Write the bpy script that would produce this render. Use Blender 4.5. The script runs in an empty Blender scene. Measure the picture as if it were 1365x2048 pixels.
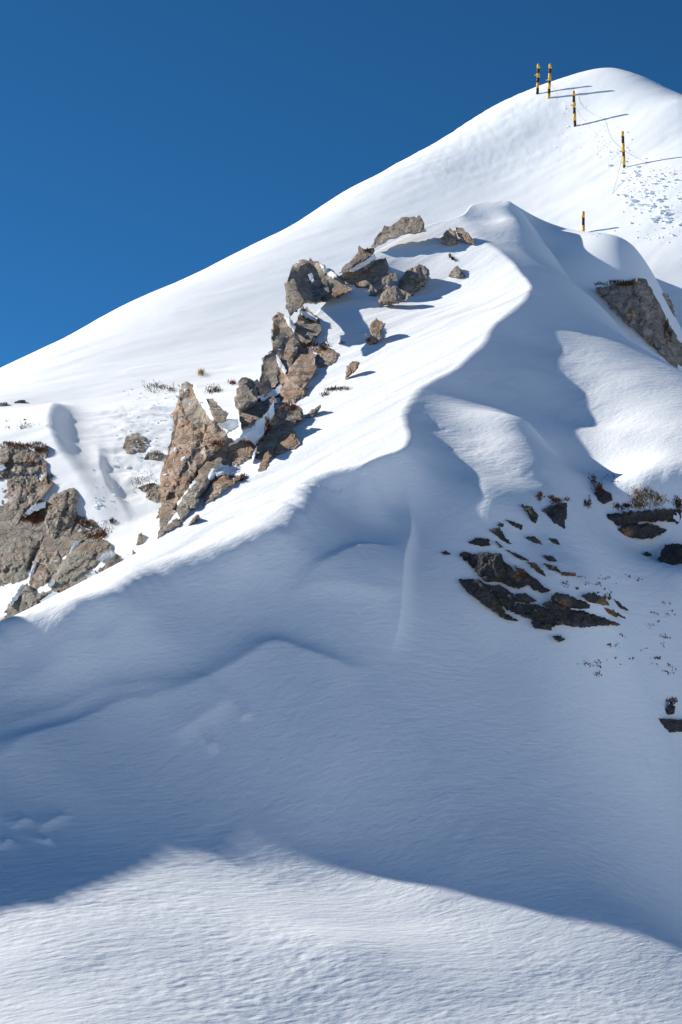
import bpy, math, random
import numpy as np
from mathutils import Vector

# ------------------------------------------------------------------ camera, sky, sun
scene = bpy.context.scene
F_PX = 3129.0                     # focal length in pixels of the 1365 x 2048 photograph
PITCH = math.radians(8.0)
CP, SP = math.cos(PITCH), math.sin(PITCH)
cam_d = bpy.data.cameras.new('camera')
cam = bpy.data.objects.new('camera', cam_d)
scene.collection.objects.link(cam)
cam_d.sensor_fit = 'VERTICAL'
cam_d.sensor_height = 36.0
cam_d.lens = F_PX / 2048.0 * 36.0
cam_d.clip_start = 0.1
cam_d.clip_end = 3000.0
cam.location = (0, 0, 0)
cam.rotation_euler = (math.pi / 2 + PITCH, 0, 0)
scene.camera = cam

SUN_EL = math.radians(32.0)
SUN_AZ = math.radians(-64.0)      # measured from the view direction (+y), negative = left
S_DIR = np.array([math.sin(SUN_AZ) * math.cos(SUN_EL), math.cos(SUN_AZ) * math.cos(SUN_EL), math.sin(SUN_EL)])
sun_d = bpy.data.lights.new('sun', 'SUN')
sun_d.energy = 3.9
sun_d.angle = math.radians(0.55)
sun_d.color = (1.0, 0.93, 0.84)
sun = bpy.data.objects.new('sun', sun_d)
scene.collection.objects.link(sun)
sun.rotation_euler = Vector(tuple(S_DIR)).to_track_quat('Z', 'Y').to_euler()
sun.location = (-60, 20, 60)

world = bpy.data.worlds.new('World')
scene.world = world
world.use_nodes = True
wn, wl = world.node_tree.nodes, world.node_tree.links
wn.clear()
w_out = wn.new('ShaderNodeOutputWorld')
w_bg = wn.new('ShaderNodeBackground')
w_sky = wn.new('ShaderNodeTexSky')
w_sky.sky_type = 'NISHITA'
w_sky.sun_disc = False
w_sky.sun_elevation = SUN_EL
w_sky.sun_rotation = SUN_AZ
w_sky.altitude = 3500.0
w_sky.air_density = 0.6
w_sky.dust_density = 0.3
w_sky.ozone_density = 5.0
w_bg.inputs['Strength'].default_value = 0.11
w_tint = wn.new('ShaderNodeMix')
w_tint.data_type = 'RGBA'; w_tint.blend_type = 'MULTIPLY'
w_tint.inputs[0].default_value = 1.0
w_tint.inputs[7].default_value = (0.20, 0.56, 0.645, 1)          # the deep, polarised blue of the photograph
wl.new(w_sky.outputs[0], w_tint.inputs[6])
wl.new(w_tint.outputs[2], w_bg.inputs['Color'])
wl.new(w_bg.outputs[0], w_out.inputs['Surface'])

scene.view_settings.view_transform = 'Standard'
scene.view_settings.look = 'None'
scene.view_settings.gamma = 1.0
scene.view_settings.exposure = 0.84
scene.view_settings.use_curve_mapping = False
scene.cycles.max_bounces = 16
scene.cycles.diffuse_bounces = 14

# ------------------------------------------------------------------ pixel <-> world
def ray(u, v):
    """pixel -> (x/y, z/y) slopes of its ray (camera at the origin, +y forward)"""
    a = (1024.0 - np.asarray(v, float)) / F_PX
    d = CP - a * SP
    return ((np.asarray(u, float) - 682.5) / F_PX) / d, (SP + a * CP) / d

def pt(u, v, y):
    rx, rz = ray(u, v)
    return np.array([rx * y, y + 0 * rx, rz * y]).T

# ------------------------------------------------------------------ numeric helpers
class TPS:
    """thin plate spline z(x, y) through control points given as (u, v, distance)"""
    def __init__(self, ctrl, world_pts=(), lam=0.0):
        P = [pt(*c) for c in ctrl] + [np.array(w, float) for w in world_pts]
        P = np.array(P)
        self.c = P[:, :2]
        n = len(P)
        d2 = ((self.c[:, None] - self.c[None]) ** 2).sum(-1)
        K = 0.5 * d2 * np.log(d2 + 1e-12) + lam * np.eye(n)
        A = np.zeros((n + 3, n + 3))
        A[:n, :n] = K
        A[:n, n] = 1
        A[:n, n + 1:] = self.c
        A[n:, :n] = A[:n, n:].T
        self.w = np.linalg.solve(A, np.concatenate([P[:, 2], np.zeros(3)]))
    def __call__(self, X, Y):
        X = np.asarray(X, float); Y = np.asarray(Y, float)
        n = len(self.c)
        Z = self.w[n] + self.w[n + 1] * X + self.w[n + 2] * Y
        for (cx, cy), w in zip(self.c, self.w[:n]):
            d2 = (X - cx) ** 2 + (Y - cy) ** 2 + 1e-12
            Z = Z + (0.5 * w) * d2 * np.log(d2)
        return Z

def smin(a, b, k):
    h = np.clip(0.5 + 0.5 * (b - a) / k, 0, 1)
    return b + (a - b) * h - k * h * (1 - h)
def smax(a, b, k):
    return -smin(-a, -b, k)
def sstep(e0, e1, x):
    t = np.clip((x - e0) / (e1 - e0), 0, 1)
    return t * t * (3 - 2 * t)

def _hash(ix, iy, seed):
    h = (ix.astype(np.int64) * 374761393 + iy.astype(np.int64) * 668265263 + seed * 1442695041) & 0x7fffffff
    h = ((h ^ (h >> 13)) * 1274126177) & 0x7fffffff
    return ((h ^ (h >> 16)) & 0xffff) / 65535.0
def perlin(x, y, seed=0):
    x = np.asarray(x, float); y = np.asarray(y, float)
    ix = np.floor(x); iy = np.floor(y)
    fx = x - ix; fy = y - iy
    ux = fx * fx * fx * (fx * (fx * 6 - 15) + 10); uy = fy * fy * fy * (fy * (fy * 6 - 15) + 10)
    def g(dx, dy):
        a = _hash(ix + dx, iy + dy, seed) * 2 * np.pi
        return np.cos(a) * (fx - dx) + np.sin(a) * (fy - dy)
    return (g(0, 0) * (1 - ux) + g(1, 0) * ux) * (1 - uy) + (g(0, 1) * (1 - ux) + g(1, 1) * ux) * uy
def fbm(x, y, oct=4, seed=0, gain=0.5):
    s = 0; a = 1.0
    for o in range(oct):
        s = s + a * perlin(x, y, seed + o * 17)
        x = x * 2.03 + 5.1; y = y * 2.03 - 3.7; a *= gain
    return s

def seg_dist(X, Y, P):
    """signed distance (+ = left of the direction of travel) and position 0..1 along the polyline P (n x 2)"""
    best = np.full(X.shape, 1e9); sgn = np.ones(X.shape); along = np.zeros(X.shape)
    ln = np.r_[0, np.cumsum(np.hypot(*np.diff(P, axis=0).T))]
    for i in range(len(P) - 1):
        ax, ay = P[i]; bx, by = P[i + 1]; dx, dy = bx - ax, by - ay; l2 = dx * dx + dy * dy + 1e-9
        t = ((X - ax) * dx + (Y - ay) * dy) / l2
        tc = np.clip(t, 0, 1)
        d = np.hypot(X - ax - tc * dx, Y - ay - tc * dy)
        m = d < best
        best[m] = d[m]; sgn[m] = np.sign(dx * (Y - ay) - dy * (X - ax))[m]; along[m] = ((ln[i] + tc * math.sqrt(l2)) / ln[-1])[m]
    return best * sgn, along
def smooth_poly(P, n=6):
    """Catmull-Rom through the points"""
    P = np.asarray(P, float); Q = np.vstack([2 * P[0] - P[1], P, 2 * P[-1] - P[-2]]); out = []
    for i in range(1, len(Q) - 2):
        for t in np.linspace(0, 1, n, endpoint=False):
            a, b, c, d = Q[i - 1:i + 3]
            out.append(0.5 * (2 * b + (c - a) * t + (2 * a - 5 * b + 4 * c - d) * t * t + (3 * b - a - 3 * c + d) * t ** 3))
    out.append(P[-1])
    return np.array(out)

class Fan:
    """grid of world points: columns of constant azimuth x/y, rows of constant distance y"""
    def __init__(self, rx, ys):
        self.rx = np.asarray(rx); self.ys = np.asarray(ys)
        self.Y = np.repeat(self.ys[:, None], len(self.rx), 1)
        self.X = self.Y * self.rx[None]
        self.Z = np.zeros_like(self.X)
    def hit(self, u, v):
        """first point of the sheet that the pixel's ray meets"""
        rx, rz = ray(u, v)
        c = np.interp(rx, self.rx, np.arange(len(self.rx)))
        i = int(np.clip(np.floor(c), 0, len(self.rx) - 2)); f = c - i
        z = self.Z[:, i] * (1 - f) + self.Z[:, i + 1] * f
        g = z - rz * self.ys
        k = np.argmax(g > 0)
        if g[k] <= 0: k = int(np.argmax(g))
        if k > 0 and g[k] > 0:
            s = -g[k - 1] / (g[k] - g[k - 1])
            y = self.ys[k - 1] + s * (self.ys[k] - self.ys[k - 1])
        else:
            y = self.ys[k]
        return np.array([rx * y, y, rz * y])
    def height(self, x, y):
        c = np.clip(np.interp(x / y, self.rx, np.arange(len(self.rx))), 0, len(self.rx) - 1.001)
        r = np.clip(np.interp(y, self.ys, np.arange(len(self.ys))), 0, len(self.ys) - 1.001)
        i = np.floor(c).astype(int); j = np.floor(r).astype(int); fc = c - i; fr = r - j
        Z = self.Z
        return (Z[j, i] * (1 - fc) + Z[j, i + 1] * fc) * (1 - fr) + (Z[j + 1, i] * (1 - fc) + Z[j + 1, i + 1] * fc) * fr
    def mesh(self, name, mat):
        ny, nx = self.X.shape
        co = np.stack([self.X, self.Y, self.Z], -1).reshape(-1, 3).astype(np.float32)
        idx = np.arange(ny * nx).reshape(ny, nx)
        q = np.stack([idx[:-1, :-1], idx[:-1, 1:], idx[1:, 1:], idx[1:, :-1]], -1).reshape(-1, 4)
        me = bpy.data.meshes.new(name)
        me.vertices.add(len(co)); me.vertices.foreach_set('co', co.ravel())
        me.loops.add(q.size); me.loops.foreach_set('vertex_index', q.ravel().astype(np.int32))
        me.polygons.add(len(q))
        me.polygons.foreach_set('loop_start', np.arange(0, q.size, 4, dtype=np.int32))
        me.polygons.foreach_set('loop_total', np.full(len(q), 4, np.int32))
        me.polygons.foreach_set('use_smooth', np.ones(len(q), bool))
        me.update(calc_edges=True)
        me.materials.append(mat)
        o = bpy.data.objects.new(name, me)
        scene.collection.objects.link(o)
        o['kind'] = 'structure'
        return o

# ------------------------------------------------------------------ materials
def snow_material(name, bump=0.25, scale=9.0):
    m = bpy.data.materials.new(name); m.use_nodes = True
    n, l = m.node_tree.nodes, m.node_tree.links
    b = n['Principled BSDF']
    b.inputs['Base Color'].default_value = (0.875, 0.92, 0.945, 1)
    b.inputs['Roughness'].default_value = 0.75
    b.inputs['Specular IOR Level'].default_value = 0.2
    tc = n.new('ShaderNodeNewGeometry')
    n1 = n.new('ShaderNodeTexNoise'); n1.inputs['Scale'].default_value = scale; n1.inputs['Detail'].default_value = 6
    l.new(tc.outputs['Position'], n1.inputs['Vector'])
    bp = n.new('ShaderNodeBump'); bp.inputs['Strength'].default_value = bump; bp.inputs['Distance'].default_value = 0.02
    l.new(n1.outputs['Fac'], bp.inputs['Height'])
    l.new(bp.outputs['Normal'], b.inputs['Normal'])
    return m
M_SNOW = snow_material('wind_packed_snow')
def rippled_snow(name):
    m = snow_material(name, .35, 26.0)
    n, l = m.node_tree.nodes, m.node_tree.links
    b = n['Principled BSDF']
    geo = [x for x in n if x.type == 'NEW_GEOMETRY'][0]; bp0 = [x for x in n if x.type == 'BUMP'][0]
    bp0.inputs['Distance'].default_value = 0.006
    prev = bp0
    for ang, lx, ly, dist, det in ((.8, .22, .045, .013, 5), (.6, .8, .14, .012, 3)):
        mp = n.new('ShaderNodeMapping'); mp.vector_type = 'TEXTURE'
        mp.inputs['Rotation'].default_value = (0, 0, ang); mp.inputs['Scale'].default_value = (lx, ly, ly)
        l.new(geo.outputs['Position'], mp.inputs['Vector'])
        t = n.new('ShaderNodeTexNoise'); t.inputs['Scale'].default_value = 1.0; t.inputs['Detail'].default_value = det; t.inputs['Distortion'].default_value = .4
        l.new(mp.outputs[0], t.inputs['Vector'])
        bp = n.new('ShaderNodeBump'); bp.inputs['Strength'].default_value = .55; bp.inputs['Distance'].default_value = dist
        l.new(t.outputs['Fac'], bp.inputs['Height']); l.new(prev.outputs['Normal'], bp.inputs['Normal'])
        prev = bp
    l.new(prev.outputs['Normal'], b.inputs['Normal'])
    return m
M_RIP = rippled_snow('rippled_snow')

# ------------------------------------------------------------------ terrain
def pl(u, v, anchor, gx, gy):
    """control point: where the pixel's ray meets the plane of gradient (gx, gy) through the anchor pixel at its distance"""
    x0, y0, z0 = pt(*anchor)
    rx, rz = ray(u, v)
    return (u, v, (z0 - gx * x0 - gy * y0) / (rz - gx * rx - gy))

A0, A1, A2, A3, A4 = (682,1900,13.6), (682,1700,16.2), (682,1500,17.2), (682,1300,18.5), (682,1100,19.9)
C0 = (0,1255,17.6)
def on_s(u, v): return pl(u, v, C0, .2, .41)         # the sunlit side is close to one plane
CL = [on_s(u, v) for u, v in ((0,1258), (120,1222), (210,1192), (330,1128), (470,1082), (555,1045), (610,985), (655,948), (730,930), (800,900), (815,812), (842,775), (900,745), (950,700), (1000,640), (1060,582))] + [(1045,548,38.2), (1005,506,40.6), (955,472,43.2), (926,436,45.2), (950,409,46.6), (1020,402,47)]
def beside(c, dx, dy, gx, gy):
    p = pt(*c)
    return (p[0] + dx, p[1] + dy, p[2] + gx * dx + gy * dy)
GR = [(-.55,.6)] * 16
OFF = [beside(c, dx, dy, gx, gy) for c, (gx, gy) in zip(CL[:16], GR) for dx, dy in ((-.9,.6),)]
CREST = np.array([pt(*c) for c in [on_s(-500,1490), on_s(-200,1350)] + CL])
CREST = np.concatenate([CREST[i] + (CREST[i + 1] - CREST[i]) * np.linspace(0, 1, 40, endpoint=False)[:, None] for i in range(len(CREST) - 1)])
def sg(u, v, off=0.0):
    """control point: where the pixel's ray meets the lower face of the shadow of the crest, moved nearer (-, sunlit) or farther (+, shade)"""
    rx, rz = ray(u, v)
    L = (CREST[:, 0] - rx * CREST[:, 1]) / (S_DIR[0] - rx * S_DIR[1])
    y = CREST[:, 1] - L * S_DIR[1]
    g = (CREST[:, 2] - L * S_DIR[2]) - rz * y
    i = np.where((g[:-1] * g[1:] <= 0) & (L[:-1] > 0))[0]
    if len(i) == 0: print('no shadow at', u, v); return None
    t = g[i] / (g[i] - g[i + 1])
    yy = y[i] + t * (y[i + 1] - y[i])
    return (u, v, yy.min() + off)
FC = [sg(*q) for q in (
    # outline of the two sunlit patches, then sunlit and shaded points inside and around them
    (868,808), (960,815), (985,1010), (940,970), (905,900), (870,850,.1),
    (1056,842,-.95), (1052,885,-1.2), (1076,930,-1.3), (1110,985,-1.1), (960,870,-.45), (1000,950,-.6),
    (1052,738), (1130,735), (1165,665), (1160,780), (1190,850), (1165,885), (1183,960),
    (1205,690,-.6), (1260,760,-1.4), (1305,830,-1.9), (1325,900,-2.0), (1340,960,-2.0), (1210,780,-.65), (1240,880,-1.0), (1230,955,-.8), (1290,990,-1.3),
    (1110,850,.15), (1130,930,.25), (1000,770,.2), (1080,690,.3), (900,770,.1),
    (860,930,.3), (930,1040,.2), (1050,1070,.2), (1200,1070,.2), (1300,1080,.2),
    (1000,1180,.25), (1200,1200,.2), (1365,1150,.2), (850,1100,.4),
    # the drift below the soft crest
    (60,1300,.16), (200,1260,.22), (350,1210,.26), (500,1160,.30), (620,1080,.32), (700,1000,.36), (770,1000,.40), (760,1150,.42), (640,1230,.36),
    (450,1300,.36), (250,1350,.34), (100,1400,.30))]
FC = [q for q in FC if q]
print([(q[0], q[1], round(q[2], 1)) for q in FC])
T_F = TPS([
    pl(0,2048,A0,-.33,.38), pl(682,2048,A0,-.33,.38), pl(1365,2048,A0,-.33,.38),
    A0, pl(1365,1900,A0,-.36,.4),
    A1, (0,1650,14.8), (0,1780,13.4), pl(1365,1720,A1,-.5,.52),
    A2, (0,1500,16.0), pl(1365,1500,A2,-.48,.57),
    A3, pl(1000,1300,A3,-.45,.64), pl(1365,1350,A3,-.45,.62),
    (985,440,45.6), (1030,440,45.4), (1040,500,42.6), (1100,500,44.5), (1200,610,41), (1365,742,35.5),
    (1100,560,49), (1200,680,45), (1365,800,40), (1020,480,52),
] + CL + FC, world_pts=[(-9,17,-1.2),(-9,11,-3),(-4.5,9,-2.6),(-5,11,-2.0),(-5,12.5,-1.5),(-5.2,14.2,-.8),(-5.2,16.5,.2),(-6.5,14,-.9),(5,9,-3.6)] + OFF, lam=0.02)
T_S = TPS(CL + [on_s(u, v) for u, v in ((330,1050), (500,950), (600,870), (700,720), (780,680), (850,600), (950,600), (566,790), (450,900))] + [
    (640,640,35), (700,590,37.6), (760,520,40.8), (800,540,40.3), (880,480,42.9), (860,460,44), (900,445,44.8),
], world_pts=[(-9,17.5,-1.2)], lam=0.01)
# line along which the sunlit side breaks off towards the gully behind it
RIB = [(-400,1440), (-150,1318), (0,1246), (150,1174), (260,1117), (318,1080), (350,1030), (420,965), (470,890), (510,835), (550,780), (590,700), (640,620), (700,570), (750,505), (850,455), (922,432), (950,408), (1020,401)]
SKYL = [(-250,850), (0,735), (130,673), (250,611), (380,553), (505,488), (600,440), (700,378), (800,325), (900,268), (980,217), (1050,186), (1120,162), (1180,147), (1220,142), (1265,149), (1310,165), (1340,185), (1365,205), (1450,280)]
SKYL = [(u, v, float(np.interp(u, [-250,0,300,540,800,980,1100,1220,1310,1365,1450], [42,47,53,58.5,65,69,70.5,71,67.5,62.5,58]))) for u, v in SKYL]
T_B = TPS(SKYL + [(u, v + 60, y + 7) for u, v, y in SKYL[::2]] + [
    (350,700,44),(600,560,51),(850,430,57.5),(1000,350,61),(1167,462,52.8),(1247,333,58),
    (1148,250,64),(1365,500,49.3),(1365,640,46.4),(1365,350,55),(1300,240,61.5),
    (0,800,38),(100,810,37.5),(350,760,40),
    (0,890,30.5),(90,880,31),(150,830,34.5),(200,960,28.5),(270,1110,24.5),(60,1100,26),(300,900,30.5),(250,810,36.5),
], lam=0.05)
T_M = TPS([
    (1024,408,47.8),(1060,440,47.4),(1150,465,46.4),(1270,495,45.6),(1330,600,44.6),(1365,690,44),
    (1100,500,45.6),(1200,560,43.8),(1280,565,43.8),(1250,680,42.3),(1350,760,41.8),
    (1150,520,50.5),(1270,560,49.5),(1040,480,51),(1365,760,48)])
RX0, RX1 = -0.226, 0.226
rxs = np.concatenate([np.linspace(-0.6, RX0, 60, endpoint=False), np.linspace(RX0, RX1, 640, endpoint=False), np.linspace(RX1, 0.6, 61)])
fr = Fan(rxs, np.geomspace(8, 55, 1200))
X, Y = fr.X, fr.Y
fr.Z = T_S(X, Y)
rib_xy = smooth_poly([fr.hit(u, v)[:2] for u, v in RIB], 6)
rib_az = rib_xy[:, 0] / rib_xy[:, 1]
yb = np.interp(fr.rx, rib_az[np.argsort(rib_az)], rib_xy[np.argsort(rib_az), 1])
dr = np.maximum(Y - yb[None], 0)
ZS = fr.Z - 1.0 * (np.sqrt(dr ** 2 + 0.16) - 0.4)
k = 0.06 + 0.22 * sstep(0.6, -1.2, X)
fr.Z = smin(ZS, T_F(X, Y), k)
# unseen snow knoll added left of frame, crest shaped to shade lower left face
KX = -8.0
kp = []
for u, v in ((-60,1850), (0,1820), (60,1806), (100,1808), (200,1772), (300,1733), (370,1715), (430,1722), (485,1735), (500,1730), (540,1714), (640,1735), (760,1765), (900,1808), (1040,1850), (1365,1935)):
    h = fr.hit(u, v)
    kp.append(h + S_DIR * (KX - h[0]) / S_DIR[0])
kp = np.array(kp)
kz = np.interp(Y, [9, 13] + kp[:13, 1].tolist() + [19.2, 19.4, 19.65, 19.9, 20.5, 24], [-3.2, .3] + kp[:13, 2].tolist() + [4.3, 3.75, 3.45, 2.9, 1.5, -2])
fr.Z = np.maximum(fr.Z, kz + 0.11 - 1.1 * np.sqrt((X - KX) ** 2 + 0.01))

def lip(sheet, pix, A, wl, wr, taper=0.15, el=1.0, er=1.0):
    """a drift edge along a line of the slope: height A on the line, fading over wl to its left and wr to its right"""
    W = smooth_poly([sheet.hit(u, v)[:2] for u, v in pix])
    m = max(wl, wr) * 3.2
    box = (sheet.X > W[:, 0].min() - m) & (sheet.X < W[:, 0].max() + m) & (sheet.Y > W[:, 1].min() - m) & (sheet.Y < W[:, 1].max() + m)
    x, y = sheet.X[box], sheet.Y[box]
    d, t = seg_dist(x, y, W)
    h = np.where(d >= 0, np.exp(-(np.abs(d) / wl) ** el), np.exp(-(np.abs(d) / wr) ** er))
    h *= np.clip(1 - (d / np.where(d >= 0, 3 * wl, 3 * wr)) ** 2, 0, 1) ** 2
    h *= sstep(0, taper, t) * sstep(1, 1 - taper, t) if taper else 1
    sheet.Z[box] += A * h

# drift edges of the shaded face
lip(fr, [(795,940),(812,1000),(824,1070),(812,1130),(806,1200),(800,1260),(775,1320)][::-1], .15, 1.0, .07, .22)
lip(fr, [(760,1330),(720,1342),(680,1345),(610,1325),(550,1308),(480,1345),(380,1400),(300,1428),(230,1440),(100,1490),(-40,1550)], .15, 1.2, .22, .15, er=1.5)
lip(fr, [(820,1085),(740,1100),(660,1135),(610,1172),(560,1200)], .08, .5, .14, .35, er=1.6)
lip(fr, [(-40,1400),(80,1360),(190,1330),(300,1285),(380,1268)], .06, .5, .16, .25, er=1.5)
lip(fr, [(-40,1475),(90,1440),(200,1392),(320,1374),(400,1350)], .07, .55, .16, .25, er=1.5)
lip(fr, [(60,1322),(150,1290),(240,1262),(330,1215)], .05, .35, .12, .3, er=1.5)
lip(fr, [(560,1190),(660,1170),(760,1180),(806,1165)], .05, .4, .12, .3, er=1.5)
lip(fr, [(330,1480),(400,1440),(450,1400),(470,1370)], .05, .4, .10, .3, er=1.5)
for a_, b_ in (((410,1500),(440,1488)), ((475,1440),(510,1425)), ((20,1660),(70,1640)), ((70,1665),(150,1628)), ((0,1700),(30,1680)), ((90,1690),(105,1680)), ((1270,1560),(1310,1545))):
    m_ = ((a_[0] + b_[0]) / 2, (a_[1] + b_[1]) / 2 - 3)
    lip(fr, [a_, m_, b_], .035, .16, .05, .35)
# wind relief: ripples on the face, streaks along the sunlit side
def aniso(x, y, ang, lx, ly, oct, seed, ridged=False):
    c_, s_ = math.cos(ang), math.sin(ang)
    a_, b_ = (x * c_ + y * s_) / lx, (-x * s_ + y * c_) / ly
    wob = 0.35 * perlin(x * .9, y * .9, seed + 91)
    n_ = fbm(a_ + wob, b_ + wob, oct, seed)
    return (0.45 - np.abs(n_)) if ridged else n_
w_sun = sstep(-.25, .25, T_F(X, Y) - ZS)
inb = np.abs(fr.rx)[None] < .27
near = sstep(17.5, 13.5, Y) * (1 - w_sun)
patchy = np.clip(.55 + 1.3 * fbm(X / 1.7, Y / 1.7, 2, 15), .1, 1.3)
fr.Z += inb * (1 - w_sun) * ((.009 - .006 * near) * patchy * aniso(X, Y, 1.0, 1.5, .34, 3, 3) + .03 * aniso(X, Y, .9, 4.0, 1.5, 2, 8))
fr.Z += inb * near * patchy * (.010 * aniso(X, Y, .8, .34, .075, 3, 21, True) + .004 * fbm(X / .13, Y / .13, 2, 25))
fr.Z += inb * (1 - w_sun) * (1 - near) * patchy * .008 * aniso(X, Y, .95, .55, .15, 3, 33, True)
band = np.exp(-((T_F(X, Y) - ZS - .05) / .28) ** 2) * sstep(.6, -.4, X)
fr.Z += inb * band * .05 * aniso(X, Y, 2.43, 2.2, .30, 2, 55)
fr.Z += inb * w_sun * (.020 * aniso(X, Y, .95, 4.5, .5, 3, 41) + .03 * fbm(X / 2.2, Y / 2.2, 2, 47))
fr.mesh('snow_ridge', M_RIP)

rxb = np.concatenate([np.linspace(-0.6, RX0, 30, endpoint=False), np.linspace(RX0, RX1, 460, endpoint=False), np.linspace(RX1, 0.6, 31)])
bk = Fan(rxb, np.geomspace(19, 90, 480))
bk.Z = T_B(bk.X, bk.Y)
y0 = np.interp(bk.X / bk.Y, [-.25, -.12, 0, .1, .25], [22, 25, 34, 44, 45])
bk.Z -= 8 * sstep(y0, y0 - 5, bk.Y)
BX, BY = bk.X, bk.Y
# snow gully left of the rib: a scoop with a sharp left edge that shades it
lip(bk, [(175,795),(130,808),(100,842),(95,880),(112,930),(140,965),(165,1000),(200,1050),(245,1110)], .36, .45, 1.8, .4, el=1.7)
lip(bk, [(185,880),(195,905),(200,950),(215,985),(245,1020),(262,1060)], .12, .16, .6, .4, el=1.5)
bk.Z += .035 * aniso(BX, BY, .5, 9, 1.6, 3, 61) + .013 * aniso(BX, BY, .62, 3.5, .5, 3, 67) + .10 * fbm(BX / 7, BY / 7, 2, 71)
rough = sstep(.05, .0, np.abs(BX / BY + .128)) * sstep(26, 29, BY) * sstep(38, 34, BY)
bk.Z += rough * (.09 * fbm(BX / .7, BY / .7, 4, 75) + .05)
crust = sstep(1.2, 3, BX) * sstep(12.5, 8, BX) * sstep(58, 63, BY)
bk.Z += crust * (.018 * fbm(BX / .45, BY / .45, 3, 79) + .03 * aniso(BX, BY, .4, 1.6, .35, 3, 83))
bk.mesh('summit_slope', M_SNOW)
hp = Fan(np.linspace(0.1125, 0.35, 300), np.geomspace(40, 54, 240))
hp.Z = T_M(hp.X, hp.Y)
hp.mesh('snow_hump', M_SNOW)

# the snowfield at the foot of the mountain, all round the camera
g = np.linspace(-1, 1, 81); gx_ = np.sign(g) * np.abs(g) ** 2.2 * 420
sf = Fan(gx_, gx_)
sf.X = np.repeat(gx_[None], 81, 0); sf.Y = np.repeat(gx_[:, None], 81, 1)
sf.Z = -3.4 - 0.02 * np.hypot(sf.X, sf.Y) + 0.6 * fbm(sf.X / 30, sf.Y / 30, 3, 5) - 0.9 * sstep(4, 12, sf.Y)
sf.mesh('snowfield', M_SNOW)
# unseen snow slope added right of and behind the camera, bounces sun into shade
va = np.linspace(-2.75, 0.55, 70); vr = np.linspace(45, 260, 40)
VA, VR = np.meshgrid(va, vr)
vs = Fan(va, vr); vs.X = VR * np.cos(VA); vs.Y = VR * np.sin(VA)
vs.Z = -6 + (VR - 45) * .13 * sstep(.55, .05, VA) * sstep(-2.75, -2.2, VA) + 3 * fbm(vs.X / 45, vs.Y / 45, 4, 101)
vs.mesh('bounce_slope', M_SNOW)

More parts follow.
